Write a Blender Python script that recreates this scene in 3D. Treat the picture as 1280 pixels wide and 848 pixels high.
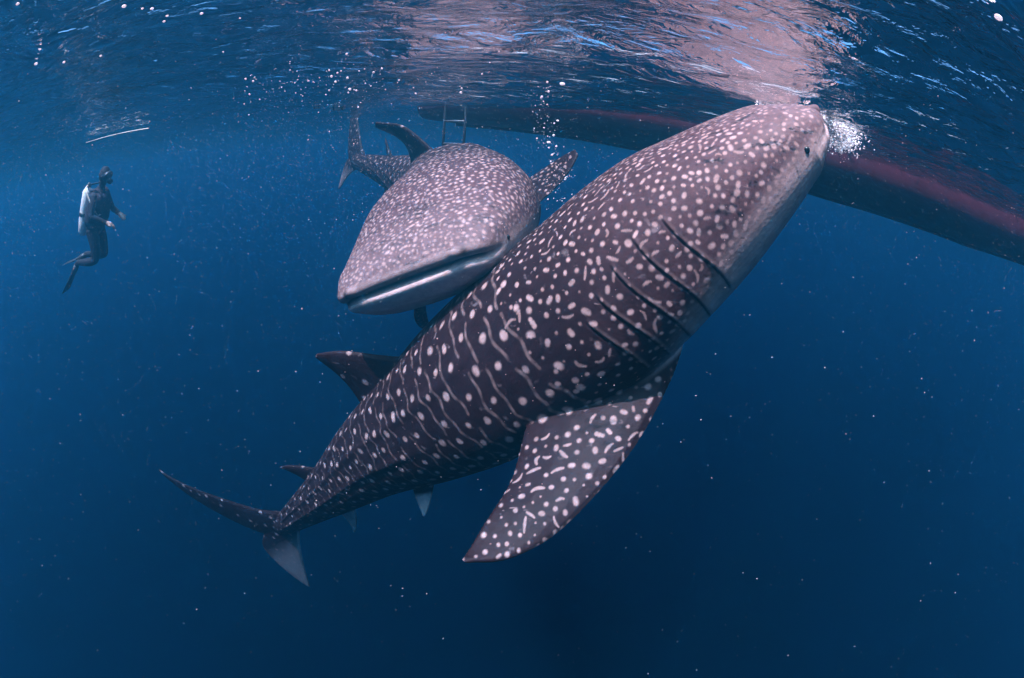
import bpy, bmesh, math, random
import numpy as np
from mathutils import Vector, Matrix
from mathutils.kdtree import KDTree

for o in list(bpy.data.objects):
    bpy.data.objects.remove(o)
scene = bpy.context.scene
col = scene.collection
R = math.radians
rng = np.random.default_rng(7)
random.seed(7)

# ------------------------------------------------------------------ camera, world, sun, exposure
DEPTH = 0.55                       # the camera floats this far under the surface (z = 0)
FPX = 620.0                        # equisolid fisheye focal length in pixels of the 1280 wide photograph
PITCH, ROLL = R(-21.8), R(4.3)
FWD = np.array([0, math.cos(PITCH), math.sin(PITCH)])
RIGHT0 = np.array([1.0, 0, 0]); UP0 = np.cross(RIGHT0, FWD)
RIGHT = math.cos(ROLL) * RIGHT0 + math.sin(ROLL) * UP0
UP = np.cross(RIGHT, FWD)
CAM = np.array([0, 0, -DEPTH])

cam_data = bpy.data.cameras.new('camera')
cam = bpy.data.objects.new('camera', cam_data); col.objects.link(cam)
cam_data.type = 'PANO'
cam_data.panorama_type = 'FISHEYE_EQUISOLID'
cam_data.sensor_fit = 'HORIZONTAL'
cam_data.sensor_width = 36.0
cam_data.sensor_height = 36.0 * 848 / 1280
cam_data.fisheye_lens = FPX / 1280 * 36.0
cam_data.fisheye_fov = R(180)
cam_data.clip_start = 0.02; cam_data.clip_end = 500
m = Matrix.Identity(4)
for i in range(3):
    m[i][0] = RIGHT[i]; m[i][1] = UP[i]; m[i][2] = -FWD[i]; m[i][3] = CAM[i]
cam.matrix_world = m
scene.camera = cam

SUN_EL, SUN_AZ = R(68), R(214)     # azimuth clockwise from +Y
world = bpy.data.worlds.new('World'); scene.world = world; world.use_nodes = True
wn = world.node_tree; wn.nodes.clear()
sky = wn.nodes.new('ShaderNodeTexSky'); sky.sky_type = 'NISHITA'; sky.sun_disc = False
sky.air_density = 0.6; sky.dust_density = 4.0; sky.sun_elevation = SUN_EL; sky.sun_rotation = SUN_AZ
bg = wn.nodes.new('ShaderNodeBackground'); bg.inputs['Strength'].default_value = 0.12
wo = wn.nodes.new('ShaderNodeOutputWorld')
wn.links.new(sky.outputs[0], bg.inputs['Color']); wn.links.new(bg.outputs[0], wo.inputs['Surface'])

sd = bpy.data.lights.new('sun', 'SUN'); sd.energy = 5.0; sd.angle = R(0.5); sd.color = (1.0, 0.65, 0.70)
sun = bpy.data.objects.new('sun', sd); col.objects.link(sun)
to_sun = Vector((math.sin(SUN_AZ) * math.cos(SUN_EL), math.cos(SUN_AZ) * math.cos(SUN_EL), math.sin(SUN_EL)))
sun.rotation_euler = to_sun.to_track_quat('Z', 'Y').to_euler(); sun.location = to_sun * 20

vs = scene.view_settings
vs.view_transform = 'Standard'; vs.look = 'None'; vs.gamma = 1.0; vs.use_curve_mapping = False
vs.exposure = 2.33
cy = scene.cycles
cy.use_denoising = True
cy.max_bounces = 10; cy.volume_bounces = 1; cy.transparent_max_bounces = 12
cy.diffuse_bounces = 2; cy.glossy_bounces = 4
cy.caustics_reflective = False; cy.caustics_refractive = False
cy.sample_clamp_indirect = 4.0
cy.use_adaptive_sampling = True; cy.adaptive_threshold = 0.01

# ------------------------------------------------------------------ helpers
def ray(px, py):
    a, b = px - 640.0, 424.0 - py
    r = math.hypot(a, b)
    th = 2 * math.asin(r / (2 * FPX)); s = math.sin(th)
    return math.cos(th) * FWD + s * (a / r * RIGHT + b / r * UP)

def at(px, py, d):
    return CAM + ray(px, py) * d

def at_surface(px, py, z=0.0):
    d = ray(px, py)
    return CAM + d * ((z - CAM[2]) / d[2])

def project(P):
    d = np.asarray(P, float) - CAM; d = d / np.linalg.norm(d)
    a, b, c = d @ RIGHT, d @ UP, d @ FWD
    r = 2 * FPX * math.sin(math.acos(max(-1, min(1, c))) / 2); n = math.hypot(a, b)
    return 640 + r * a / n, 424 - r * b / n

def catmull(pts, t):
    """points (n,k), parameters t in 0..1 -> interpolated points"""
    p = np.asarray(pts, float); n = len(p)
    p = np.vstack([2 * p[0] - p[1], p, 2 * p[-1] - p[-2]])
    u = np.clip(np.asarray(t, float), 0, 1) * (n - 1)
    i = np.minimum(u.astype(int), n - 2); f = (u - i)[:, None]
    a, b, c, d = p[i], p[i + 1], p[i + 2], p[i + 3]
    return 0.5 * (2 * b + (c - a) * f + (2 * a - 5 * b + 4 * c - d) * f ** 2 + (3 * b - a - 3 * c + d) * f ** 3)

def smooth(a, b, x):
    t = np.clip((x - a) / (b - a), 0, 1)
    return t * t * (3 - 2 * t)

def mesh_from(verts, faces, name='mesh'):
    me = bpy.data.meshes.new(name)
    me.from_pydata([tuple(v) for v in verts], [], [tuple(f) for f in faces])
    me.update()
    return me

def shade(me):
    me.polygons.foreach_set('use_smooth', np.ones(len(me.polygons), bool)); me.update()

def obj(name, me, mat, parent=None, loc=None):
    o = bpy.data.objects.new(name, me); col.objects.link(o)
    if mat is not None and me is not None:
        me.materials.clear(); me.materials.append(mat)
    if parent is not None:
        o.parent = parent
    if loc is not None:
        o.location = loc
    return o

def tag(o, label, cat=None, group=None, kind=None):
    o['label'] = label
    if cat: o['category'] = cat
    if group: o['group'] = group
    if kind: o['kind'] = kind
    return o

class Shape:
    """collects closed pieces of ONE part"""
    def __init__(s): s.v = []; s.f = []
    def add(s, v, f):
        n = len(s.v); s.v += [tuple(p) for p in v]; s.f += [tuple(i + n for i in q) for q in f]
    def loft(s, rings):
        """rings (n, m, 3), closed round and capped"""
        n, mm = len(rings), len(rings[0]); v = [p for r in rings for p in r]; f = []
        for i in range(n - 1):
            for j in range(mm):
                k = (j + 1) % mm
                f.append((i * mm + j, i * mm + k, (i + 1) * mm + k, (i + 1) * mm + j))
        f.append(tuple(range(mm - 1, -1, -1))); f.append(tuple((n - 1) * mm + j for j in range(mm)))
        s.add(v, f)
    def tube(s, pts, radii, seg=10, ends=True):
        pts = np.asarray(pts, float); n = len(pts)
        radii = np.full(n, radii, float) if np.isscalar(radii) else np.asarray(radii, float)
        tan = np.gradient(pts, axis=0); tan /= np.linalg.norm(tan, axis=1)[:, None] + 1e-12
        ref = np.array([0, 0, 1.0]) if abs(tan[0][2]) < 0.9 else np.array([1.0, 0, 0])
        a = np.cross(tan[0], ref); a /= np.linalg.norm(a); rings = []
        if ends:
            pts = np.vstack([pts[0] - tan[0] * radii[0] * 0.6, pts, pts[-1] + tan[-1] * radii[-1] * 0.6])
            tan = np.vstack([tan[0], tan, tan[-1]]); radii = np.concatenate([[radii[0] * .55], radii, [radii[-1] * .55]])
        for p, t, r in zip(pts, tan, radii):
            a = a - t * (a @ t); a /= np.linalg.norm(a); b = np.cross(t, a)
            th = np.arange(seg) * 2 * math.pi / seg
            rings.append(p + r * (np.cos(th)[:, None] * a + np.sin(th)[:, None] * b))
        s.loft(rings)
    def box(s, lo, hi):
        x0, y0, z0 = lo; x1, y1, z1 = hi
        v = [(x, y, z) for x in (x0, x1) for y in (y0, y1) for z in (z0, z1)]
        s.add(v, [(0, 1, 3, 2), (4, 6, 7, 5), (0, 4, 5, 1), (2, 3, 7, 6), (0, 2, 6, 4), (1, 5, 7, 3)])
    def mesh(s, name='mesh'):
        me = mesh_from(s.v, s.f, name)
        bm = bmesh.new(); bm.from_mesh(me); bmesh.ops.recalc_face_normals(bm, faces=bm.faces); bm.to_mesh(me); bm.free()
        return me
    def build(s, name, mat, parent=None, loc=None, flat=False):
        me = s.mesh(name)
        if not flat: shade(me)
        return obj(name, me, mat, parent, loc)

def fuse(shape, voxel, iters=3):
    """fuse overlapping closed pieces into one continuous surface; returns verts (n,3) and a mesh"""
    me = shape.mesh('raw'); o = bpy.data.objects.new('raw', me); col.objects.link(o)
    md = o.modifiers.new('fuse', 'REMESH'); md.mode = 'VOXEL'; md.voxel_size = voxel
    dg = bpy.context.evaluated_depsgraph_get()
    out = bpy.data.meshes.new_from_object(o.evaluated_get(dg), depsgraph=dg)
    bpy.data.objects.remove(o); bpy.data.meshes.remove(me)
    n = len(out.vertices); co = np.empty(n * 3); out.vertices.foreach_get('co', co); co = co.reshape(-1, 3)
    ne = len(out.edges); ed = np.empty(ne * 2, int); out.edges.foreach_get('vertices', ed); ed = ed.reshape(-1, 2)
    deg = np.bincount(ed.ravel(), minlength=n).clip(1)[:, None]
    def lap(c):
        acc = np.stack([np.bincount(ed[:, 0], c[ed[:, 1], k], n) + np.bincount(ed[:, 1], c[ed[:, 0], k], n) for k in range(3)], 1)
        return acc / deg - c
    for _ in range(iters):
        co = co + 0.55 * lap(co); co = co - 0.57 * lap(co) * 0.85
    out.vertices.foreach_set('co', co.ravel()); out.update()
    return co, out

def normals(me):
    n = np.empty(len(me.vertices) * 3); me.vertex_normals.foreach_get('vector', n)
    return n.reshape(-1, 3)

def attr(me, name, val):
    a = me.attributes.new(name, 'FLOAT', 'POINT'); a.data.foreach_set('value', np.asarray(val, np.float32))

# ------------------------------------------------------------------ materials
def new_mat(name):
    mt = bpy.data.materials.new(name); mt.use_nodes = True
    nt = mt.node_tree; nt.nodes.clear()
    return mt, nt, nt.nodes.new('ShaderNodeOutputMaterial')

def plain(name, colour, rough=0.5, spec=0.4, var=0.25, scale=8.0, metal=0.0, bump=0.0):
    mt, nt, out = new_mat(name)
    p = nt.nodes.new('ShaderNodeBsdfPrincipled'); tc = nt.nodes.new('ShaderNodeTexCoord')
    nz = nt.nodes.new('ShaderNodeTexNoise'); nz.inputs['Scale'].default_value = scale; nz.inputs['Detail'].default_value = 6
    nt.links.new(tc.outputs['Object'], nz.inputs['Vector'])
    mx = nt.nodes.new('ShaderNodeMix'); mx.data_type = 'RGBA'
    c = np.array(colour)
    mx.inputs['A'].default_value = (*np.clip(c * (1 - var), 0, 1), 1); mx.inputs['B'].default_value = (*np.clip(c * (1 + var), 0, 1), 1)
    nt.links.new(nz.outputs['Fac'], mx.inputs['Factor'])
    nt.links.new(mx.outputs['Result'], p.inputs['Base Color'])
    p.inputs['Roughness'].default_value = rough; p.inputs['Specular IOR Level'].default_value = spec; p.inputs['Metallic'].default_value = metal
    if bump:
        b = nt.nodes.new('ShaderNodeBump'); b.inputs['Strength'].default_value = bump; b.inputs['Distance'].default_value = 0.02
        nt.links.new(nz.outputs['Fac'], b.inputs['Height']); nt.links.new(b.outputs[0], p.inputs['Normal'])
    nt.links.new(p.outputs[0], out.inputs['Surface'])
    return mt

def skin_material():
    mt, nt, out = new_mat('whale_shark_skin')
    N, Lk = nt.nodes.new, nt.links.new
    def A(name):
        a = N('ShaderNodeAttribute'); a.attribute_name = name; return a.outputs['Fac']
    def mix(f, a, b):
        x = N('ShaderNodeMix'); x.data_type = 'RGBA'; Lk(f, x.inputs['Factor'])
        for k, v in (('A', a), ('B', b)):
            if isinstance(v, tuple): x.inputs[k].default_value = (*v, 1)
            else: Lk(v, x.inputs[k])
        return x.outputs['Result']
    def mth(op, a, b):
        x = N('ShaderNodeMath'); x.operation = op; x.use_clamp = True
        for i, v in enumerate((a, b)):
            if isinstance(v, (int, float)): x.inputs[i].default_value = v
            else: Lk(v, x.inputs[i])
        return x.outputs[0]
    tc = N('ShaderNodeTexCoord')
    nz = N('ShaderNodeTexNoise'); nz.inputs['Scale'].default_value = 3.0; nz.inputs['Detail'].default_value = 8
    nz.inputs['Roughness'].default_value = 0.65; Lk(tc.outputs['Object'], nz.inputs['Vector'])
    fine = N('ShaderNodeTexNoise'); fine.inputs['Scale'].default_value = 60; fine.inputs['Detail'].default_value = 4
    Lk(tc.outputs['Object'], fine.inputs['Vector'])
    base = mix(nz.outputs['Fac'], (0.0060, 0.0028, 0.0040), (0.0210, 0.0105, 0.0135))
    pale = mix(nz.outputs['Fac'], (0.36, 0.26, 0.25), (0.48, 0.36, 0.34))
    head = mix(nz.outputs['Fac'], (0.044, 0.022, 0.026), (0.100, 0.054, 0.059))
    b1 = mix(A('head'), base, head)
    b2 = mix(A('belly'), b1, pale)
    spotc = mix(fine.outputs['Fac'], (0.265, 0.175, 0.165), (0.38, 0.265, 0.25))
    b3 = mix(A('spot'), b2, spotc)
    b4 = mix(A('slit'), b3, (0.008, 0.006, 0.009))
    scar = N('ShaderNodeTexNoise'); scar.inputs['Scale'].default_value = 14; scar.inputs['Detail'].default_value = 3
    Lk(tc.outputs['Object'], scar.inputs['Vector'])
    sp = N('ShaderNodeMapRange'); sp.inputs[1].default_value = 0.66; sp.inputs[2].default_value = 0.76; Lk(scar.outputs['Fac'], sp.inputs[0])
    b5 = mix(mth('MULTIPLY', sp.outputs[0], 0.18), b4, (0.40, 0.33, 0.34))
    mp = N('ShaderNodeMapping'); mp.inputs['Rotation'].default_value = (R(20), R(35), R(50)); mp.inputs['Scale'].default_value = (1.2, 26, 26); Lk(tc.outputs['Object'], mp.inputs['Vector'])
    sc2 = N('ShaderNodeTexNoise'); sc2.inputs['Scale'].default_value = 1.6; sc2.inputs['Detail'].default_value = 2; Lk(mp.outputs[0], sc2.inputs['Vector'])
    sr = N('ShaderNodeMapRange'); sr.inputs[1].default_value = 0.70; sr.inputs[2].default_value = 0.76; Lk(sc2.outputs['Fac'], sr.inputs[0])
    b5 = mix(mth('MULTIPLY', sr.outputs[0], 0.22), b5, (0.42, 0.33, 0.33))
    grime = N('ShaderNodeTexNoise'); grime.inputs['Scale'].default_value = 22; grime.inputs['Detail'].default_value = 7; grime.inputs['Roughness'].default_value = .7; Lk(tc.outputs['Object'], grime.inputs['Vector'])
    gr = N('ShaderNodeMapRange'); gr.inputs[1].default_value = 0.3; gr.inputs[2].default_value = 0.7; gr.inputs[3].default_value = 0.68; gr.inputs[4].default_value = 1.18; Lk(grime.outputs['Fac'], gr.inputs[0])
    mu = N('ShaderNodeVectorMath'); mu.operation = 'SCALE'; Lk(b5, mu.inputs[0]); Lk(gr.outputs[0], mu.inputs['Scale']); b5 = mu.outputs[0]
    p = N('ShaderNodeBsdfPrincipled'); Lk(b5, p.inputs['Base Color'])
    p.inputs['Roughness'].default_value = 0.55; p.inputs['Specular IOR Level'].default_value = 0.08
    bp = N('ShaderNodeBump'); bp.inputs['Strength'].default_value = 0.25; bp.inputs['Distance'].default_value = 0.01
    Lk(fine.outputs['Fac'], bp.inputs['Height']); Lk(bp.outputs[0], p.inputs['Normal'])
    Lk(p.outputs[0], out.inputs['Surface'])
    return mt

def water_material():
    """dielectric skin of the sea: mirror beyond the critical angle, clear inside it"""
    mt, nt, out = new_mat('water_surface')
    N, Lk = nt.nodes.new, nt.links.new
    geo = N('ShaderNodeNewGeometry')
    mp = N('ShaderNodeMapping'); mp.inputs['Rotation'].default_value = (0, 0, R(-20)); mp.inputs['Scale'].default_value = (1.0, 1.6, 1.0)
    Lk(geo.outputs['Position'], mp.inputs['Vector'])
    n1 = N('ShaderNodeTexNoise'); n1.inputs['Scale'].default_value = 4.6; n1.inputs['Detail'].default_value = 4; n1.inputs['Roughness'].default_value = 0.55
    n1.inputs['Distortion'].default_value = 0.6
    Lk(mp.outputs[0], n1.inputs['Vector'])
    b = N('ShaderNodeBump'); b.inputs['Strength'].default_value = 0.95; b.inputs['Distance'].default_value = 0.06
    Lk(n1.outputs['Fac'], b.inputs['Height'])
    fr = N('ShaderNodeFresnel'); fr.inputs['IOR'].default_value = 1.333; Lk(b.outputs[0], fr.inputs['Normal'])
    tr = N('ShaderNodeBsdfTransparent')
    gl = N('ShaderNodeBsdfGlossy'); gl.inputs['Roughness'].default_value = 0.03; Lk(b.outputs[0], gl.inputs['Normal'])
    mx = N('ShaderNodeMixShader'); Lk(fr.outputs[0], mx.inputs[0]); Lk(tr.outputs[0], mx.inputs[1]); Lk(gl.outputs[0], mx.inputs[2])
    Lk(mx.outputs[0], out.inputs['Surface'])
    return mt

M_skin = skin_material()
M_water = water_material()
M_hull = plain('hull_paint', (0.085, 0.011, 0.022), 0.6, 0.2, 0.35, 3.0, bump=0.2)
M_hull_top = plain('hull_topside_paint', (0.55, 0.55, 0.52), 0.5, 0.3, 0.15, 3.0)
M_keel = plain('keel_wood', (0.06, 0.02, 0.025), 0.7, 0.2, 0.35, 6.0)
M_steel = plain('ladder_steel', (0.03, 0.03, 0.035), 0.45, 0.4, 0.2, 12)
def froth(name, colour):
    mt, nt, out = new_mat(name)
    N, Lk = nt.nodes.new, nt.links.new
    tc = N('ShaderNodeTexCoord'); nz = N('ShaderNodeTexNoise'); nz.inputs['Scale'].default_value = 30; Lk(tc.outputs['Object'], nz.inputs['Vector'])
    mx = N('ShaderNodeMix'); mx.data_type = 'RGBA'; Lk(nz.outputs['Fac'], mx.inputs['Factor'])
    mx.inputs['A'].default_value = (*[c * .9 for c in colour], 1); mx.inputs['B'].default_value = (*colour, 1)
    d_ = N('ShaderNodeBsdfDiffuse'); t_ = N('ShaderNodeBsdfTranslucent'); g_ = N('ShaderNodeBsdfGlossy'); g_.inputs['Roughness'].default_value = .15
    for q_ in (d_, t_): Lk(mx.outputs['Result'], q_.inputs['Color'])
    a_ = N('ShaderNodeMixShader'); a_.inputs[0].default_value = .55; Lk(d_.outputs[0], a_.inputs[1]); Lk(t_.outputs[0], a_.inputs[2])
    b_ = N('ShaderNodeMixShader'); b_.inputs[0].default_value = .03; Lk(a_.outputs[0], b_.inputs[1]); Lk(g_.outputs[0], b_.inputs[2])
    Lk(b_.outputs[0], out.inputs['Surface'])
    return mt
M_foam = froth('foam_white', (.92, .88, .88)); M_speck = froth('plankton', (.60, .52, .52))
M_eye = plain('eye_black', (0.004, 0.004, 0.005), 0.15, 0.5, 0.1, 40)

# ------------------------------------------------------------------ sea water and its surface
sig_t = np.array([0.132, 0.093, 0.078]); sig_s = np.array([0.0050, 0.0475, 0.0770]); dens = float(sig_t.max())
hm, nt, out = new_mat('sea_water')
pv = nt.nodes.new('ShaderNodeVolumePrincipled')
colr = sig_s / dens
ab = np.clip(1 - ((sig_t - sig_s) / dens) / (1 - colr), 0, 1) ** 2
pv.inputs['Color'].default_value = (*colr, 1); pv.inputs['Absorption Color'].default_value = (*ab, 1)
pv.inputs['Density'].default_value = dens; pv.inputs['Anisotropy'].default_value = 0.88
nt.links.new(pv.outputs[0], out.inputs['Volume'])
hz = Shape(); hz.box((-90, -90, -70), (90, 90, 2.6))
haze = hz.build('haze', hm, flat=True)
tag(haze, 'deep blue sea water filling the whole scene', 'water', kind='stuff')

WAVES = []
for lam, amp, n in ((5.0, .030, 3), (2.2, .022, 5), (0.95, .0135, 8), (0.42, .0064, 10), (0.2, .0022, 10)):
    for k in range(n):
        ang = R(78) + rng.normal(0, 0.5); l = lam * rng.uniform(0.75, 1.3)
        WAVES.append((math.cos(ang) * 2 * math.pi / l, math.sin(ang) * 2 * math.pi / l, rng.uniform(0, 6.28), amp / math.sqrt(n) * rng.uniform(.7, 1.3)))
def wave(x, y):
    h = np.zeros_like(x)
    wx = x + 0.12 * np.sin(0.9 * y + 1.3) + 0.05 * np.sin(2.3 * x + 3.1 * y); wy = y + 0.10 * np.sin(1.1 * x) + 0.04 * np.sin(3.7 * x - 1.1 * y)
    for kx, ky, ph, a in WAVES:
        h += a * np.sin(kx * wx + ky * wy + ph)
    return h
nn = 640; u = np.linspace(-1, 1, nn); kk = 5.6
gx = np.sinh(kk * u) / math.sinh(kk) * 88 + 0.6 * (1 - np.abs(u)); gy = np.sinh(kk * u) / math.sinh(kk) * 88 + 2.2 * (1 - np.abs(u))
X, Y = np.meshgrid(gx, gy); Z = wave(X, Y) * (1 - smooth(20, 60, np.hypot(X, Y)))
idx = np.arange(nn * nn).reshape(nn, nn)
fc = np.stack([idx[:-1, :-1], idx[:-1, 1:], idx[1:, 1:], idx[1:, :-1]], -1).reshape(-1, 4)
wm = bpy.data.meshes.new('water_surface')
wm.vertices.add(nn * nn); wm.vertices.foreach_set('co', np.stack([X, Y, Z], -1).ravel())
wm.loops.add(fc.size); wm.loops.foreach_set('vertex_index', fc.ravel().astype(np.int32))
wm.polygons.add(len(fc)); wm.polygons.foreach_set('loop_start', np.arange(0, fc.size, 4, dtype=np.int32))
wm.update(calc_edges=True); shade(wm)
ws = obj('water_surface', wm, M_water)
tag(ws, 'rippled mirror-like sea surface seen from below', 'water surface', kind='structure')

# ------------------------------------------------------------------ whale sharks
# canonical body, fractions of total length: x from snout to tail, y to the animal's right, z to its back
ST = np.array([  # x, half width, back height, belly depth, squareness
    (0.000, .050, .004, .010, 2.6), (0.003, .064, .010, .017, 2.6), (0.010, .076, .017, .026, 2.6), (0.025, .085, .026, .036, 2.6),
    (0.050, .0915, .037, .046, 2.5), (0.085, .096, .049, .055, 2.4), (0.130, .099, .061, .063, 2.3), (0.180, .099, .070, .068, 2.2),
    (0.240, .094, .077, .071, 2.15), (0.310, .086, .081, .071, 2.1), (0.390, .076, .080, .067, 2.05), (0.470, .063, .071, .058, 2.0),
    (0.550, .050, .058, .047, 2.0), (0.630, .039, .045, .037, 2.0), (0.700, .031, .035, .029, 2.0), (0.760, .026, .028, .023, 2.0),
    (0.810, .022, .022, .019, 2.0), (0.845, .014, .018, .017, 2.0), (0.865, .006, .012, .012, 2.0)])
def station(x):
    return np.stack([np.interp(x, ST[:, 0], ST[:, k]) for k in range(1, 5)], -1)
_xs = np.concatenate([np.linspace(0, .03, 14) ** 1.0, np.linspace(.036, .865, 130)])
def _smooth_tab():
    s = station(_xs); k = np.array([1, 2, 3, 2, 1]) / 9.0
    for _ in range(3):
        t = np.stack([np.convolve(np.pad(s[:, j], 2, mode='edge'), k, 'valid') for j in range(4)], -1)
        s[10:-2] = t[10:-2]
    return s
_TAB = _smooth_tab()
_k = 1 + .13 * smooth(.04, .14, _xs) * (1 - smooth(.30, .50, _xs)); _TAB[:, 1] *= _k; _TAB[:, 2] *= 1 - .10 * smooth(.02, .10, _xs) * (1 - smooth(.30, .50, _xs))
def stat(x):
    return [np.interp(x, _xs, _TAB[:, k]) for k in range(4)]
def body_point(x, ph):
    w, zt, zb, n = stat(x); c, s = np.cos(ph), np.sin(ph)
    yy = w * np.sign(c) * np.abs(c) ** (2 / n)
    zz = np.where(s >= 0, zt, zb) * np.sign(s) * np.abs(s) ** (2 / n)
    return np.stack([x, yy, zz], -1)

def fin_piece(shape, LE, TE, t_root, t_tip, L, n=26, seg=14):
    t = np.linspace(0, 1, n); le = catmull(LE, t); te = catmull(TE, t)
    span = le[-1] - 0.5 * (le[0] + te[0]); rings = []
    for i in range(n):
        ch = te[i] - le[i]; ln = np.linalg.norm(ch) + 1e-9
        nrm = np.cross(span, ch); nrm /= np.linalg.norm(nrm) + 1e-12
        if i == 0: keep = nrm
        if ln < 1e-3: nrm = keep
        keep = nrm
        th = (t_root + (t_tip - t_root) * t[i] ** 0.7)
        th = min(th, max(ln * 0.6, t_tip * .7)); r = []
        for j in range(seg):
            a = 2 * math.pi * j / seg; cx = 0.5 - 0.5 * math.cos(a)           # 0 leading, 1 trailing
            prof = 0.62 * (cx ** 0.45) * (1 - cx) ** 0.8 * 1.9 + 0.10
            y = prof * th * math.sin(a) / max(abs(math.sin(a)), 1e-6) if abs(math.sin(a)) > 1e-6 else 0
            r.append(le[i] + ch * cx + nrm * y * 0.5)
        rings.append(np.array(r) * L)
    shape.loft(rings)

DEF = {
    'dorsal': ([(.395, 0, .06), (.435, 0, .092), (.470, 0, .120), (.500, 0, .136)], [(.520, 0, .040), (.504, 0, .072), (.500, 0, .102), (.505, 0, .134)], .030, .007),
    'dorsal_two': ([(.640, 0, .030), (.668, 0, .054), (.690, 0, .068), (.706, 0, .074)], [(.690, 0, .026), (.692, 0, .042), (.698, 0, .058), (.708, 0, .072)], .014, .006),
    'anal': ([(.650, 0, -.026), (.680, 0, -.048), (.705, 0, -.064), (.720, 0, -.071)], [(.705, 0, -.020), (.703, 0, -.037), (.710, 0, -.055), (.722, 0, -.069)], .014, .006),
    'tail_up': ([(.790, 0, .012), (.850, 0, .045), (.905, 0, .095), (.962, 0, .152), (.998, 0, .198), (1.010, 0, .225)], [(.892, 0, -.012), (.932, 0, .024), (.966, 0, .074), (.996, 0, .132), (1.011, 0, .186), (1.015, 0, .224)], .022, .006),
    'tail_low': ([(.795, 0, -.010), (.855, 0, -.040), (.912, 0, -.076), (.962, 0, -.110), (.994, 0, -.132)], [(.905, 0, .012), (.965, 0, -.010), (.990, 0, -.052), (1.000, 0, -.098), (.999, 0, -.130)], .020, .006),
}
PEC = ([(.205, .070, -.040), (.235, .125, -.062), (.280, .178, -.085), (.325, .208, -.100), (.350, .214, -.105)], [(.285, .055, -.045), (.288, .095, -.055), (.305, .150, -.078), (.333, .195, -.098), (.352, .212, -.105)], .030, .008)
PEL = ([(.480, .028, -.040), (.503, .038, -.058), (.521, .043, -.069), (.531, .045, -.073)], [(.528, .018, -.036), (.530, .028, -.050), (.532, .037, -.062), (.534, .044, -.072)], .012, .006)
def mirror(f):
    return ([(x, -y, z) for x, y, z in f[0]], [(x, -y, z) for x, y, z in f[1]], f[2], f[3])

class Spine:
    """bends the straight canonical shark along a curve"""
    def __init__(s, pts, ups, L):
        t = np.linspace(0, 1, 400); P = catmull(pts, t)
        for _ in range(30): P[1:-1] = P[1:-1] * .5 + .25 * (P[:-2] + P[2:])
        arc = np.concatenate([[0], np.cumsum(np.linalg.norm(np.diff(P, axis=0), axis=1))])
        s.arc, s.P, s.L = arc, P, L
        T = np.gradient(P, axis=0); T /= np.linalg.norm(T, axis=1)[:, None]; s.T = T
        U = catmull(ups, t); U -= T * (U * T).sum(1)[:, None]; U /= np.linalg.norm(U, axis=1)[:, None]; s.U = U
        s.S = np.cross(U, T)
    def frame(s, d):
        g = lambda A: np.stack([np.interp(d, s.arc, A[:, k]) for k in range(3)], -1)
        P, T, U, S = g(s.P), g(s.T), g(s.U), g(s.S)
        over = d - np.clip(d, 0, s.arc[-1])
        return P + T * over[:, None], T, U, S
    def bend(s, q):
        P, T, U, S = s.frame(q[:, 0]); return P + S * q[:, 1:2] + U * q[:, 2:3]
    def unbend(s, W):
        """world point -> canonical metres"""
        d = np.linspace(-.5, s.L, 1500); P, T, U, S = s.frame(d)
        k = np.argmin(np.abs(((W - P) * T).sum(1)) + 1e-3 * np.linalg.norm(W - P, axis=1))
        v = W - P[k]; return np.array([d[k], v @ S[k], v @ U[k]])

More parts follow.
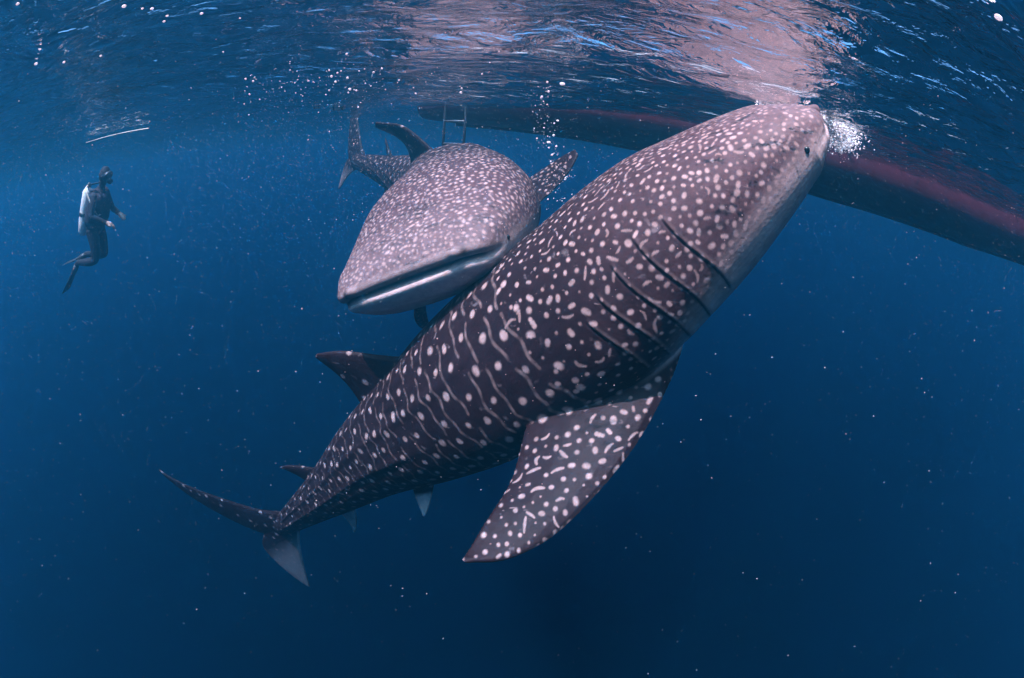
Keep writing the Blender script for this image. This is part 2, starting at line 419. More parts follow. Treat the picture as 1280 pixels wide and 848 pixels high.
def whale_shark(name, spine, L, pec_right, pec_left, voxel, seed, label, dense=1.0, low=1.0, mouth=.0015, dorsal=None):
    rg = np.random.default_rng(seed)
    sh = Shape()
    ph = np.linspace(0, 2 * math.pi, 72, endpoint=False)
    sh.loft([body_point(np.full(72, x), ph) * L for x in _xs])
    fins = dict(DEF); fins['dorsal'] = dorsal or DEF['dorsal']; fins['pr'] = pec_right; fins['pl'] = pec_left; fins['vr'] = PEL; fins['vl'] = mirror(PEL)
    a, b, t0, t1 = fins['tail_low']; sc_ = lambda lst: [(.83 + (x_ - .83) * low, y_, z_ * low) for x_, y_, z_ in lst]; fins['tail_low'] = (sc_(a), sc_(b), t0, t1)
    for k, (a, b, t0, t1) in fins.items():
        fin_piece(sh, a, b, t0, t1, L)
    co, me = fuse(sh, voxel, 4)
    nr = normals(me); n = len(co)
    q = co / L; x, y, z = q.T
    w, zt, zb, ne = stat(np.clip(x, 0, .865))
    zz = np.where(z >= 0, z / zt, z / zb)
    rad = (np.abs(y / w) ** ne + np.abs(zz) ** ne) ** (1 / ne)
    onbody = 1 - smooth(1.10, 1.22, rad); onbody[x > .862] = 0
    side = smooth(.45, .8, np.abs(y) / w)
    disp = np.zeros(n); slit = np.zeros(n); edge = np.zeros(n)
    # gill slits: five overlapping flaps
    gx_ = x - 0.10 * (-(z + .0)) * 1.0
    gills = [0.140, 0.163, 0.185, 0.205, 0.222]; top = [.034, .038, .036, .030, .022]; bot = [-.042, -.052, -.056, -.052, -.044]
    for g, tz, bz in zip(gills, top, bot):
        m_ = smooth(bz, bz + .010, z) * (1 - smooth(tz - .010, tz, z)) * side * onbody
        dx = gx_ - g - 0.004 * np.sin(z * 60)
        disp += m_ * L * (0.0011 * np.exp(-(dx / .0080) ** 2) * (dx < 0) + .0011 * np.exp(-np.maximum(dx, 0) / .0016) * (dx >= 0) - .0007 * np.exp(-((dx - .0012) / .0009) ** 2))
        slit = np.maximum(slit, m_ * .85 * np.exp(-((dx - .0008) / .0007) ** 2))
        edge = np.maximum(edge, m_ * np.exp(-((dx + .0016) / .0011) ** 2) * (.35 + .65 * (1 - smooth(-.03, .02, z))))
    # ridges along the flanks and a light keel on the back
    ang = np.degrees(np.arctan2(z / zt, np.abs(y) / w))
    for a0, x0, amp in ((62, .22, .0016), (38, .27, .0020), (12, .40, .0022)):
        disp += L * amp * np.exp(-((ang - a0) / 4.0) ** 2) * smooth(x0, x0 + .09, x) * (1 - smooth(.78, .83, x)) * onbody
    # mouth
    zm = -0.0030 - 0.006 * smooth(.05, .085, np.abs(y))
    mm = 1 - smooth(.022, .036, x); mm *= (1 - smooth(.068, .088, np.abs(y)))
    dz = z - zm
    disp += L * mm * mouth * (-1.2 * np.exp(-(dz / .0030) ** 2) + .36 * np.exp(-((dz - .0085) / .0040) ** 2) + .18 * np.exp(-((dz + .0085) / .0042) ** 2))
    slit = np.maximum(slit, mm * np.exp(-(dz / .0021) ** 2) * min(1, mouth / .005))
    for sy in (-1, 1):                                                        # nostril flaps on the upper lip
        d2 = ((y - sy * .052) / .0055) ** 2 + ((z - .0035) / .0040) ** 2
        disp += L * .0042 * np.exp(-d2) * (x < .03)
        d3 = ((y - sy * .060) / .0030) ** 2 + ((z - .003) / .0045) ** 2
        slit = np.maximum(slit, .8 * np.exp(-d3) * (x < .03))
    # colour zones
    lower = np.where(z < 0, np.abs(zz), 0) * (z < 0)
    belly_line = np.interp(x, [0, .05, .12, .18, .24, .5, .8], [.08, .12, .26, .50, .90, .97, 1.0])
    belly = smooth(belly_line - .20, belly_line + .34, lower) * onbody * np.where(x > .16, 1 - smooth(1.01, 1.07, rad), 1)
    finmask = 1 - onbody
    under = smooth(.15, .5, -nr[:, 2]) * finmask
    is_pec = finmask * (np.abs(y) > .05)
    belly = np.maximum(belly, finmask * (z < -.02) * ((x > .45) * .75 - (x > .80) * (.75 - .38 * smooth(.01, .06, -z))))
    belly = np.maximum(belly, under * np.where(np.abs(y) > .035, .07, .75))
    headm = (1 - smooth(.02, .26, x)) * onbody
    # spots: each is a point (or a short run of points) on the skin
    pts, rr, st = [], [], []
    def put(p, r, s=1.0): pts.append(p); rr.append(r); st.append(s)
    # (a) dense spots on head and fins by dart throwing
    cand = np.where((x < .272) & (onbody > .5) | (finmask > .5) & (x < .30 + .12) & (np.abs(y) > .03))[0]
    order = rg.permutation(cand)[:60000]; cell = .022; grid = {}
    head_pts = []
    for i in order:
        p = q[i]; f_ = finmask[i] > .5
        space = .0068 if f_ else float(np.interp(p[0], [0, .05, .12, .2, .3], [.0040, .0045, .0050, .0066, .0105])) * dense
        space *= rg.uniform(.85, 1.15)
        c = tuple((p // cell).astype(int)); ok = True
        for a in (-1, 0, 1):
            for b in (-1, 0, 1):
                for d in (-1, 0, 1):
                    for s_, o_ in grid.get((c[0] + a, c[1] + b, c[2] + d), ()):
                        if (p[0] - o_[0]) ** 2 + (p[1] - o_[1]) ** 2 + (p[2] - o_[2]) ** 2 < (0.5 * (s_ + space)) ** 2: ok = False; break
                    if not ok: break
                if not ok: break
            if not ok: break
        if ok:
            grid.setdefault(c, []).append((space, p)); head_pts.append((p, space, nr[i], f_))
    for p, sp_, nv, f_ in head_pts:
        k = rg.random()
        r = sp_ * rg.uniform(.85, 1.15) * (.27 if f_ else float(np.interp(p[0], [0, .12, .3], [.34, .32, .19])))
        if k < (.12 if p[0] > .05 else .04):                                  # worm shaped mark
            v = np.cross(nv, rg.normal(size=3) * (.35, 1, 1) if rg.random() < .6 else rg.normal(size=3)); v /= np.linalg.norm(v) + 1e-9; cu = np.cross(nv, v) * rg.uniform(-.4, .4)
            wl = rg.uniform(.35, .75); wb = rg.uniform(-.25, .25); [put(p + v * tt * sp_ * wl + cu * (tt * tt + wb * math.sin(3 * tt)) * sp_ * .6, r * (.62 - .22 * abs(tt)), .62) for tt in np.linspace(-1, 1, 11)]
        elif k < .30: put(p, r * rg.uniform(.45, .7), .6)
        else:
            r *= rg.uniform(.78, 1.12); e_ = np.cross(nv, rg.normal(size=3)); e_ /= np.linalg.norm(e_) + 1e-9
            ev = r * max(0, rg.normal(.25, .35))
            sv = rg.uniform(.7, 1) * (.8 if f_ else 1)
            for tt in (-1, 0, 1): put(p + e_ * ev * tt, r * (.95 if tt == 0 else .85), sv)
    # (b) columns of spots and thin lines on the trunk
    xc = .262; kcol = 0
    while xc < .86:
        step = float(np.interp(xc, [.28, .5, .8], [.0098, .0092, .0084]))
        w_, zt_, zb_, _n = [float(v) for v in stat(np.array([xc]))]
        half = math.pi * .5 * (w_ + .5 * (zt_ + zb_)) / 1.0                     # half girth
        npos = max(3, int(half / float(np.interp(xc, [.28, .6, .85], [.022, .018, .014]))))
        ph0 = rg.uniform(0, 6.28); wob = lambda a: .0024 * math.sin(2.1 * a + ph0) + .0017 * math.sin(9.3 * a + 2 * ph0) + .0011 * math.sin(23 * a + 3 * ph0)
        for sgn in (1, -1):
            if kcol % 2 == 0:
                for j in range(npos):
                    a = math.pi / 2 - math.pi * (j + .5 + rg.uniform(-.16, .16) + (.25 if kcol % 4 else -.25)) / npos
                    if a < -1.1: continue
                    aa = a if sgn > 0 else math.pi - a
                    r = float(np.interp(xc, [.28, .5, .7, .86], [.0031, .0028, .0023, .0018])) * rg.uniform(.78, 1.15)
                    xx = xc + rg.uniform(-.0018, .0018)
                    put(body_point(np.array([xx]), np.array([aa]))[0], r, rg.uniform(.8, 1))
                    if rg.random() < .35: put(body_point(np.array([xx]), np.array([aa + rg.uniform(-.05, .05)]))[0], r * .8, .8)
            else:
                on = True; a = math.pi / 2
                while a > -1.0:
                    ln = rg.uniform(.35, 1.0) if on else rg.uniform(.06, .18)
                    if on:
                        for tt in np.arange(0, ln, .012 / (w_ / .08)):
                            a2 = a - tt; aa = a2 if sgn > 0 else math.pi - a2
                            put(body_point(np.array([xc + wob(a2)]), np.array([aa]))[0], float(np.interp(xc, [.28, .5, .85], [.0014, .0011, .0008])), float(np.interp(xc, [.28, .6, .85], [.40, .28, .20])) * (.6 + .4 * math.sin(17 * a2 + ph0) * math.sin(41 * a2)))
                    a -= ln; on = not on
        xc += step; kcol += 1
    # (c) small dots on the other fins
    cand = np.where((finmask > .5) & (x > .40))[0]
    got = []
    for i in rg.permutation(cand)[:2500]:
        p = q[i]
        if all(((p - g) ** 2).sum() > .017 ** 2 for g in got[-400:]): got.append(p); put(p, rg.uniform(.0022, .0034), .7)
    P_ = np.array(pts); RR = np.array(rr); SS = np.array(st)
    tree = KDTree(len(P_))
    for i, p in enumerate(P_): tree.insert(p, i)
    tree.balance()
    spot = np.zeros(n)
    wob3 = 1 + .14 * np.sin(x * 330 + 3 * np.sin(z * 160)) * np.sin((y + z) * 290 + 3 * np.sin(x * 140))
    for i in range(n):
        best = 0.0
        for c_, k, d in tree.find_n(q[i], 3):
            t = (RR[k] * wob3[i] - d) / (.46 * RR[k]) * .5 + .5
            if t > 0:
                t = 1.0 if t > 1 else t * t * (3 - 2 * t)
                if t * SS[k] > best: best = t * SS[k]
        spot[i] = best
    spot *= 1 - .92 * belly
    lip = mm * (smooth(-.016, -.006, dz) * (1 - smooth(.008, .016, dz)))
    spot *= 1 - lip
    belly = np.maximum(belly, lip * min(.8, mouth * 65))
    belly = np.maximum(belly, mm * (z < zm) * .3)
    spot = np.maximum(spot, edge * .38)
    co2 = co + nr * disp[:, None]
    W = spine.bend(co2); origin = W.mean(0)
    me.vertices.foreach_set('co', (W - origin).ravel()); 
    attr(me, 'spot', spot); attr(me, 'belly', np.clip(belly, 0, 1)); attr(me, 'slit', np.clip(slit, 0, 1)); attr(me, 'head', headm)
    shade(me)
    o = obj(name, me, M_skin, None, origin); o.data.name = name
    tag(o, label, 'whale shark', 'whale sharks feeding by the boat')
    # eyes low on the sides of the head, just behind the corners of the mouth
    for sy in (1, -1):
        e = np.array([.036, sy * (float(stat(np.array([.036]))[0][0]) - .0016), -.006]) * L
        c = spine.bend(e[None])[0] - origin
        s = Shape(); r = .0027 * L; rings = []
        for i in range(1, 8):
            a = math.pi * i / 8
            rings.append([(r * math.sin(a) * math.cos(b), r * math.sin(a) * math.sin(b), r * math.cos(a)) for b in np.linspace(0, 2 * math.pi, 12, endpoint=False)])
        s.loft(rings); s.build('eye', M_eye, o, c)
    return o

# --- the shark that hangs head-up with its mouth at the surface
L1 = 7.0
c1 = [(996, 144), (938, 192), (880, 253), (818, 316), (756, 380), (690, 436), (618, 485), (549, 527), (480, 567), (420, 612), (362, 652)]
r0, r1 = ray(*c1[0]), ray(*c1[-1]); d0 = 2.95; P0 = CAM + r0 * d0
cosg = float(r0 @ r1); d1 = d0 * cosg + math.sqrt((.815 * L1) ** 2 - d0 ** 2 * (1 - cosg ** 2)); P1 = CAM + r1 * d1
axis = (P1 - P0) / np.linalg.norm(P1 - P0); pts1 = []
for px in c1:
    v = ray(*px); wv = P0 - CAM; b = v @ axis
    pts1.append(CAM + v * ((v @ wv - b * (axis @ wv)) / (1 - b * b)))
pts1.append(pts1[-1] + (pts1[-1] - pts1[-2]) * 2.0)
up1 = [-.69 * RIGHT + .72 * UP - 0.14 * FWD] * 6 + [-.70 * RIGHT + .70 * UP - .30 * FWD] * 6
sp1 = Spine(pts1, up1, L1)
def fit(sp, L, le, te, t0, t1):
    g = lambda lst: [tuple(sp.unbend(at(*p)) / L) for p in lst]
    return (g(le), g(te), t0, t1)
pr1 = fit(sp1, L1, [(855, 430, 2.72), (838, 478, 2.62), (780, 578, 2.50), (705, 660, 2.42), (640, 698, 2.38), (583, 704, 2.36)],
          [(668, 500, 2.75), (655, 540, 2.66), (638, 600, 2.55), (606, 652, 2.45), (586, 686, 2.40), (577, 700, 2.36)], .030, .008)
pl1 = mirror(PEC)
# --- the shark that swims towards the camera
L2 = 6.9
pts2 = [at(502, 349, 2.85), at(558, 290, 3.65), at(578, 264, 4.6), at(552, 244, 5.7), at(502, 222, 6.9), at(448, 203, 8.1), at(430, 195, 8.9)]
up2 = [-.26 * RIGHT + .95 * UP] * 3 + [-.62 * RIGHT + .80 * UP + .1 * FWD] * 2 + [UP * 1.0 - .25 * RIGHT + .3 * FWD] * 2
sp2 = Spine(pts2, up2, L2)
pl2 = fit(sp2, L2, [(630, 245, 4.75), (668, 219, 4.75), (698, 199, 4.65), (719, 187, 4.5)], [(640, 280, 4.25), (684, 245, 4.25), (710, 217, 4.3), (723, 195, 4.4)], .026, .010)
d2 = fit(sp2, L2, [(556, 205, 4.9), (526, 174, 5.1), (500, 156, 5.3), (470, 152, 5.5)], [(516, 222, 5.5), (510, 188, 5.5), (496, 172, 5.5), (469, 160, 5.52)], .022, .008)
pr2 = ([(.205, .060, -.050), (.235, .085, -.090), (.280, .105, -.135), (.325, .110, -.165), (.350, .110, -.172)], [(.285, .050, -.050), (.290, .070, -.080), (.305, .090, -.120), (.333, .105, -.158), (.352, .110, -.172)], .030, .008)
shark_one = whale_shark('whale_shark', sp1, L1, pr1, pl1, .0058, 11, 'dark spotted whale shark rising head-up with its snout at the surface foam')
shark_two = whale_shark('whale_shark', sp2, L2, pr2, pl2, .0095, 23, 'whale shark facing forward with wide closed mouth and pale speckled flat head', 1.06, .65, .0050, d2)

# ------------------------------------------------------------------ boat
def boat():
    S, B = np.array([-1.35, 6.75, 0]), np.array([8.3, 3.05, 0])
    LEN = float(np.linalg.norm(B - S)); ax = (B - S) / LEN; nrm = np.array([ax[1], -ax[0], 0])    # towards the camera
    root = bpy.data.objects.new('wooden_boat', None); col.objects.link(root); root.location = S
    tag(root, 'long narrow boat with dark red bottom floating above the whale sharks', 'boat')
    n = 70; t = np.linspace(0, 1, n); rings, top_l, top_r = [], [], []
    for u_ in t:
        beam = float(np.interp(u_, [0, .06, .2, .5, .75, .9, 1], [.30, .46, .62, .70, .62, .40, .06]))
        draft = float(np.interp(u_, [0, .05, .2, .35, .5, .7, .9, 1], [.16, .22, .31, .42, .50, .52, .40, .05]))
        shee = float(np.interp(u_, [0, .5, 1], [.62, .52, .85]))
        r = []
        for a in np.linspace(-1, 1, 23):
            g = abs(a); yy = math.copysign(beam * (1 - (1 - g) ** 2.1) ** .85, a) if a else 0.0
            zz = -draft + (draft + .12) * g ** 1.9
            r.append(ax * LEN * u_ + nrm * yy + np.array([0, 0, zz]))
        rings.append(r); top_l.append((r[0], shee)); top_r.append((r[-1], shee))
    h = Shape()
    v = [p for r in rings for p in r]; k = 23; f = []
    for i in range(n - 1):
        for j in range(k - 1): f.append((i * k + j, i * k + j + 1, (i + 1) * k + j + 1, (i + 1) * k + j))
    f.append(tuple(range(k))); f.append(tuple((n - 1) * k + j for j in range(k)))
    for i in range(n - 1): f.append((i * k, (i + 1) * k, (i + 1) * k + k - 1, i * k + k - 1))   # inner floor closes the shell
    h.add(v, f); h.build('hull', M_hull, root)
    for side_ in (top_l, top_r):                                                   # topsides
        s = Shape(); rg_ = []
        for p, sh_ in side_:
            out_ = nrm * (1 if side_ is top_r else -1)
            rg_.append([p + out_ * .004 + np.array([0, 0, -.03]), p + out_ * .05 + np.array([0, 0, sh_]), p + out_ * .02 + np.array([0, 0, sh_]), p - out_ * .03 + np.array([0, 0, -.02])])
        s.loft(rg_); s.build('topside', M_hull_top, root, flat=True)
    s = Shape(); rg_ = []                                                           # keel
    for i in range(3, n - 3):
        b = rings[i][11]; rg_.append([b + nrm * .025 + np.array([0, 0, .02]), b + nrm * .02 - np.array([0, 0, .035]), b - nrm * .02 - np.array([0, 0, .035]), b - nrm * .025 + np.array([0, 0, .02])])
    s.loft(rg_); s.build('keel', M_keel, root, flat=True)
    # boarding ladder near the stern
    lad = bpy.data.objects.new('ladder', None); col.objects.link(lad); lad.parent = root
    base = ax * .75 + nrm * .60
    tip = lambda off, zz: base + ax * off + np.array([0, 0, zz])
    for off in (-.14, .14):
        s = Shape(); s.tube([tip(off, .65), tip(off, .2), tip(off, -.2), tip(off, -.52)], .016, 8); s.build('rail', M_steel, lad)
    for zz in (-.5, -.22, .05):
        s = Shape(); s.tube([tip(-.14, zz), tip(0, zz), tip(.14, zz)], .014, 8); s.build('rung', M_steel, lad)
    return root
boat_root = boat()

# ------------------------------------------------------------------ diver
def diver():
    M_suit = plain('wetsuit_neoprene', (0.012, 0.012, 0.016), .7, .25, .3, 14)
    M_vest = plain('vest_nylon', (0.022, 0.018, 0.028), .8, .2, .4, 20)
    M_tank = plain('tank_aluminium', (0.62, 0.60, 0.58), .35, .5, .08, 9)
    M_hose = plain('hose_pale', (0.55, 0.50, 0.42), .5, .4, .1, 10)
    M_blk = plain('rubber_black', (0.010, 0.010, 0.012), .5, .4, .2, 10)
    M_lens = plain('mask_glass', (0.10, 0.10, 0.12), .08, .7, .1, 10)
    M_white = plain('reflective_tape', (0.7, 0.68, 0.62), .4, .5, .08, 10)
    s = Shape()
    def limb(pts, rad): 
        t = np.linspace(0, 1, 6 * len(pts)); k = catmull(np.column_stack([pts, rad]), t); s.tube(k[:, :3], k[:, 3], 14)
    # local: +x ahead, +y to the person's left, z up; origin at the pelvis
    limb([(0, 0, -.05), (.01, 0, .12), (.03, 0, .30), (.04, 0, .44), (.06, 0, .53)], [.135, .125, .145, .130, .06])
    limb([(.00, -.07, .0), (.01, -.07, .13), (.03, -.08, .30), (.04, -.10, .42)], [.10, .09, .10, .08])
    limb([(.00, .07, .0), (.01, .07, .13), (.03, .08, .30), (.04, .10, .42)], [.10, .09, .10, .08])
    limb([(.05, 0, .48), (.07, 0, .58), (.08, 0, .62)], [.062, .058, .06])                 # neck
    limb([(.085, 0, .64), (.09, 0, .70), (.085, 0, .77)], [.082, .100, .080])              # head
    limb([(.17, 0, .665), (.195, 0, .672)], [.022, .014])                                   # nose
    hands = []
    for sy, el, wr in ((1, (.13, .26, .20), (.36, .15, .17)), (-1, (.10, -.27, .19), (.33, -.17, .12))):
        limb([(.04, sy * .15, .43), (.07, sy * .21, .33), el], [.068, .055, .045])
        e, w_ = np.array(el), np.array(wr)
        limb([e, .5 * (e + w_), w_], [.045, .042, .030])
        d = (w_ - e) / np.linalg.norm(w_ - e); sidev = np.cross(d, (0, 0, 1)); sidev /= np.linalg.norm(sidev); dn = np.cross(sidev, d)
        palm = w_ + d * .05
        limb([w_, palm, palm + d * .03], [.030, .038, .036])
        for kf, (off, ln) in enumerate(((-.027, .070), (-.009, .080), (.009, .076), (.027, .060))):
            a = palm + d * .035 + sidev * off
            limb([a, a + d * ln * .45, a + d * ln * .75 + dn * -.015, a + d * ln * .85 + dn * -.035], [.0105, .010, .0095, .008])
        a = palm - d * .01 - sidev * sy * .03
        limb([a, a - sidev * sy * .03 + d * .03, a - sidev * sy * .032 + d * .055], [.012, .011, .009])
        hands.append((w_ + d * .0, d))
    feet = []
    for sy, kn, an in ((1, (.16, .10, -.42), (-.20, .12, -.50)), (-1, (.13, -.12, -.45), (-.24, -.12, -.56))):
        limb([(0, sy * .09, -.05), (.09, sy * .10, -.24), kn], [.105, .088, .062])
        k_, a_ = np.array(kn), np.array(an)
        limb([k_, k_ + (a_ - k_) * .35 - np.array([0, 0, .015]), a_], [.060, .062, .042])
        d = (a_ - k_) / np.linalg.norm(a_ - k_); fd = d * .35 + np.array([-.1, 0, -.75 if sy < 0 else -.15]); fd /= np.linalg.norm(fd)
        limb([a_, a_ + fd * .10, a_ + fd * .20], [.042, .045, .034]); feet.append((a_, fd))
    co, me = fuse(s, .011, 3)
    sk = np.zeros(len(co))
    for w_, d in hands: 
        v = co - w_; al = v @ d; sk = np.maximum(sk, smooth(-.01, .01, al) * (np.linalg.norm(v, axis=1) < .22))
    attr(me, 'skin', sk)
    mt, nt, out = new_mat('wetsuit_and_skin')
    p = nt.nodes.new('ShaderNodeBsdfPrincipled'); a = nt.nodes.new('ShaderNodeAttribute'); a.attribute_name = 'skin'
    nz = nt.nodes.new('ShaderNodeTexNoise'); nz.inputs['Scale'].default_value = 12
    c0 = nt.nodes.new('ShaderNodeMix'); c0.data_type = 'RGBA'; c0.inputs['A'].default_value = (.008, .008, .011, 1); c0.inputs['B'].default_value = (.020, .019, .026, 1)
    nt.links.new(nz.outputs['Fac'], c0.inputs['Factor'])
    mx = nt.nodes.new('ShaderNodeMix'); mx.data_type = 'RGBA'; mx.inputs['B'].default_value = (.34, .22, .18, 1)
    nt.links.new(a.outputs['Fac'], mx.inputs['Factor']); nt.links.new(c0.outputs['Result'], mx.inputs['A'])
    nt.links.new(mx.outputs['Result'], p.inputs['Base Color']); p.inputs['Roughness'].default_value = .7; p.inputs['Specular IOR Level'].default_value = .12
    nt.links.new(p.outputs[0], out.inputs['Surface'])
    shade(me)
    person = obj('person', me, mt); me.name = 'person'
    tag(person, 'scuba diver in black wetsuit with pale tank, hovering upright in open water', 'person')
    s = Shape()                                                                     # buoyancy vest
    rg_ = []
    for zz, rx, ry in ((.00, .165, .190), (.10, .190, .215), (.22, .195, .220), (.34, .185, .215), (.42, .160, .200), (.47, .11, .15)):
        cx = .01 + .07 * zz
        rg_.append([(cx + rx * math.cos(b), ry * math.sin(b), zz + .012 * math.sin(5 * b)) for b in np.linspace(0, 2 * math.pi, 28, endpoint=False)])
    s.loft(rg_); s.build('vest', M_vest, person)
    for sy in (-1, 1):
        s = Shape(); s.tube(catmull([(.16, sy * .09, .30), (.15, sy * .10, .42), (.06, sy * .10, .51), (-.08, sy * .09, .48)], np.linspace(0, 1, 14)), .022, 8); s.build('shoulder_strap', M_vest, person)
        s = Shape(); s.tube([(.165, sy * .10 - .05, .20), (.18, sy * .10, .205), (.165, sy * .10 + .05, .20)], .012, 8); s.build('tape', M_white, person)
    s = Shape(); s.tube([(-.235, 0, -.13), (-.232, 0, .0), (-.215, 0, .25), (-.20, 0, .44), (-.197, 0, .47), (-.196, 0, .49)], [.088, .092, .092, .090, .070, .035], 20)
    tank = s.build('tank', M_tank, person)
    s = Shape(); s.tube([(-.196, 0, .49), (-.195, 0, .55)], [.030, .026], 12); s.tube([(-.195, -.05, .53), (-.195, .05, .53)], .022, 10); s.build('valve', M_steel, tank)
    s = Shape(); s.tube([(-.229, 0, .1), (-.227, 0, .15)], [.096, .096], 20, False); s.build('tank_band', M_blk, tank)
    s = Shape(); s.tube(catmull([(-.19, -.04, .53), (-.10, -.20, .52), (.04, -.23, .36), (.14, -.16, .20), (.17, -.08, .12)], np.linspace(0, 1, 24)), .013, 8); s.build('hose', M_hose, person)
    s = Shape(); s.tube(catmull([(-.19, .04, .53), (-.06, .18, .56), (.12, .16, .60), (.19, .05, .635)], np.linspace(0, 1, 24)), .012, 8); s.build('hose', M_blk, person)
    s = Shape(); s.tube(catmull([(.13, .06, .36), (.19, .07, .26), (.18, .05, .12)], np.linspace(0, 1, 14)), .011, 8); s.build('hose', M_hose, person)
    s = Shape(); s.tube([(.165, 0, .63), (.195, 0, .635), (.225, 0, .635)], [.030, .040, .036], 14); s.build('regulator', M_blk, person)
    s = Shape(); rg_ = []
    for xx, ry, rz in ((.145, .090, .060), (.185, .088, .052), (.200, .080, .045)):
        rg_.append([(xx - .25 * (ry * math.cos(b)) ** 2 * 10, ry * math.cos(b), .715 + rz * math.sin(b)) for b in np.linspace(0, 2 * math.pi, 24, endpoint=False)])
    s.loft(rg_); mk = s.build('mask', M_blk, person)
    s = Shape(); rg_ = []
    for xx, ry, rz in ((.196, .070, .036), (.204, .068, .034)):
        rg_.append([(xx - .25 * (ry * math.cos(b)) ** 2 * 10, ry * math.cos(b), .715 + rz * math.sin(b)) for b in np.linspace(0, 2 * math.pi, 24, endpoint=False)])
    s.loft(rg_); s.build('lens', M_lens, mk)
    for a_, fd in feet:                                                              # swim fins
        s = Shape(); sv = np.array([0, 1.0, 0]); nv = np.cross(fd, sv); rg_ = []
        for tt, hw, th in ((.05, .050, .045), (.14, .058, .045), (.22, .068, .030), (.34, .098, .016), (.46, .115, .011), (.54, .118, .008), (.56, .105, .006)):
            c = a_ + fd * tt + nv * (-.05 * max(0, tt - .25)); n_ = 14
            rg_.append([c + sv * hw * math.cos(b) + nv * th * math.sin(b) for b in np.linspace(0, 2 * math.pi, n_, endpoint=False)])
        s.loft(rg_); s.build('swim_fin', M_blk, person)
    return person
person = diver()
pelvis = at(119, 281, 7.2)
person.location = pelvis
person.rotation_euler = (R(4), R(15), R(14)); person.scale = (.97, .97, .97)

# ------------------------------------------------------------------ small things at the surface
def pole(px0, px1, r, name, label, cat):
    a, b = at_surface(*px0), at_surface(*px1)
    a[2] = b[2] = -0.03
    s = Shape(); s.tube(catmull([a, a * .67 + b * .33 + (0, 0, .012), a * .33 + b * .67 + (0, 0, .012), b], np.linspace(0, 1, 16)), np.linspace(r * .5, r, 16), 10)
    o = s.build(name, plain('bamboo_pale', (.66, .62, .52), .5, .3, .15, 6), None)
    return tag(o, label, cat)
M_float = plain('float_white', (.80, .80, .74), .5, .3, .08, 6)
def buoy(px, py, r, stretch, label):
    p = at_surface(px, py); p[2] = -.02
    root = bpy.data.objects.new('float_buoy', None); col.objects.link(root); root.location = p
    s = Shape(); s.tube([(t * stretch * r, 0, 0) for t in (-1, -.8, -.4, 0, .4, .8, 1)], [r * k for k in (.35, .72, .95, 1, .95, .72, .35)], 14); s.build('body', M_float, root)
    for t in (-.5, .5):
        s = Shape(); s.tube([(t * stretch * r - r * .12, 0, 0), (t * stretch * r + r * .12, 0, 0)], r * 1.02, 14, False); s.build('band', M_steel, root)
    root.rotation_euler = (0, 0, R(15))
    tag(root, label, 'float', 'pale floats behind the tail fin')
buoy(396, 131, .035, 1.5, 'smaller pale float bobbing beyond the upright tail fin')
buoy(423, 131, .055, 1.9, 'larger pale float bobbing next to the upright tail fin')
pole((108, 176), (186, 158), .009, 'floating_pole', 'slender pale pole afloat at the surface above the diver', 'pole')

def ico(r, sub=1):
    bm = bmesh.new(); bmesh.ops.create_icosphere(bm, subdivisions=sub, radius=r)
    v = np.array([x_.co[:] for x_ in bm.verts]); f = np.array([[q_.index for q_ in fc_.verts] for fc_ in bm.faces]); bm.free()
    return v, f
def scatter(name, P, rad, mat, sub=1, squash=None):
    v0, f0 = ico(1.0, sub) if sub else (np.array([(1, 0, 0), (-1, 0, 0), (0, 1, 0), (0, -1, 0), (0, 0, 1), (0, 0, -1)], float), np.array([(0, 2, 4), (2, 1, 4), (1, 3, 4), (3, 0, 4), (2, 0, 5), (1, 2, 5), (3, 1, 5), (0, 3, 5)]))
    n = len(P); k = len(v0)
    rad = np.asarray(rad)
    V = P[:, None, :] + v0[None] * rad[:, None, None]
    if squash is not None: V[..., 2] = P[:, None, 2] + (V[..., 2] - P[:, None, 2]) * squash
    Fq = (f0[None] + (np.arange(n) * k)[:, None, None]).reshape(-1, 3)
    me = bpy.data.meshes.new(name); me.vertices.add(n * k); me.vertices.foreach_set('co', V.ravel())
    me.loops.add(Fq.size); me.loops.foreach_set('vertex_index', Fq.ravel().astype(np.int32))
    me.polygons.add(len(Fq)); me.polygons.foreach_set('loop_start', np.arange(0, Fq.size, 3, dtype=np.int32))
    me.update(calc_edges=True); shade(me)
    return obj(name, me, mat)

# drifting specks of plankton, thickest near the surface
P = np.column_stack([rng.uniform(-7.5, 6.5, 70000), rng.uniform(.3, 9, 70000), -np.abs(rng.gamma(1.3, .8, 70000)) - .03])
d = np.linalg.norm(P - CAM, axis=1)
keep = (d > 1.4) & (rng.random(len(P)) < np.interp(P[:, 0], [-6, 0, 1, 6], [1, .8, .4, .25]))
P, d = P[keep], d[keep]
pk = scatter('plankton', P, (rng.gamma(2.0, .00072, len(P)) * np.interp(d, [.9, 3, 8], [.55, 1, 2.0])).clip(.0005, .0028), M_speck, 0)
tag(pk, 'tiny pale plankton specks drifting in the water', 'plankton', kind='stuff')

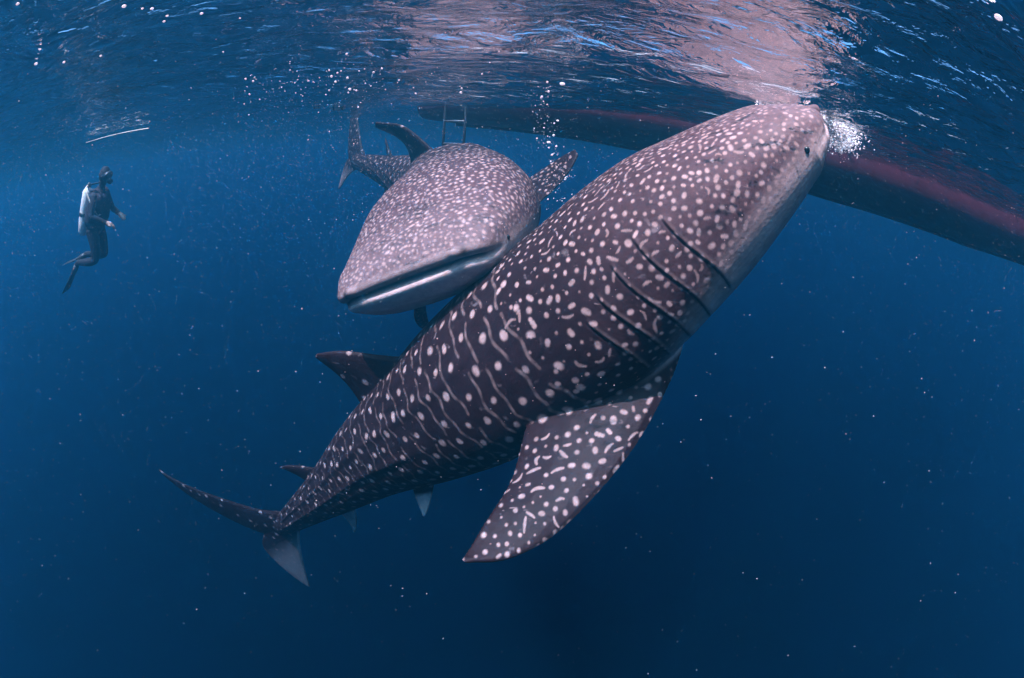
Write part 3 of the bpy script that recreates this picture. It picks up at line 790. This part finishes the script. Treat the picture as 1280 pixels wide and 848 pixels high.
# foam where the snout breaks the surface
foam_pts, foam_r = [], []
line = catmull([at_surface(950, 124), at_surface(990, 129), at_surface(1022, 139), at_surface(1042, 154), at_surface(1050, 172)], np.linspace(0, 1, 60))
for i in range(6500):
    t = rng.beta(2.2, 1.3); c = line[int(t * 59)]
    sp_ = .02 + .07 * t
    foam_pts.append(c + rng.normal(0, 1, 3) * (sp_, sp_, .018 + .03 * t) - (0, 0, .02 + .03 * t)); foam_r.append(rng.gamma(2, .0026))
fo = scatter('foam', np.array(foam_pts), np.clip(foam_r, .0015, .012), M_foam, 1)
tag(fo, 'white foam and froth around the feeding whale shark snout', 'foam', kind='stuff')

# bubbles: a rising stream of fine ones, single larger ones, and beads standing for surface glints
bp_, br_ = [], []
for i in range(230):
    y_ = rng.uniform(100, 262); x_ = 690 + 12 * math.sin(y_ / 30) + rng.normal(0, 5 + (y_ - 100) * .05)
    bp_.append(at(x_, y_, rng.uniform(2.9, 3.4))); br_.append(rng.gamma(1.6, .0013))
for i in range(500):
    bp_.append(at(rng.normal(420, 90), rng.normal(95, 22), rng.uniform(2.5, 4))); br_.append(rng.gamma(1.6, .0013))
bp_ = np.array(bp_); ok = bp_[:, 2] < -.03
bs = scatter('fine_bubbles', bp_[ok], np.clip(np.array(br_)[ok], .001, .008), M_foam, 1)
tag(bs, 'stream of fine white bubbles rising past the pale-headed whale shark', 'bubbles', kind='stuff')
big = [(703, 105, .017), (686, 178, .012), (697, 151, .009), (680, 160, .006), (22, 5, .007), (45, 80, .010), (80, 78, .008), (155, 8, .009), (190, 11, .007), (178, 11, .005), (209, 20, .006), (205, 27, .006), (252, 17, .007), (126, 70, .007), (279, 65, .005), (300, 23, .004), (1248, 22, .012), (50, 62, .006)]
v0, f0 = ico(1.0, 2)
bub = mesh_from(v0, f0, 'bubble_glint_bead'); shade(bub); bub.materials.append(M_foam)
for i, (x_, y_, r) in enumerate(big):
    o = bpy.data.objects.new('bubble_glint_bead', bub); col.objects.link(o)
    if i < 4:
        o.location = at(x_, y_, 3.0); lb, gp = 'single larger white bubble in the rising bubble stream', 'larger bubbles in the stream'
    else:
        o.location = at_surface(x_, y_, -.045); lb, gp = 'bright round bubble-like bead standing for a glint under the rippled sea surface', 'beads standing for glints under the surface'  # white beads added in place of sun glints on the ripples
    if o.location.z > -.02: o.location.z = -.02
    o.scale = (r * 1.0, r * .85, r * .55)
    tag(o, lb, 'bubble', gp)
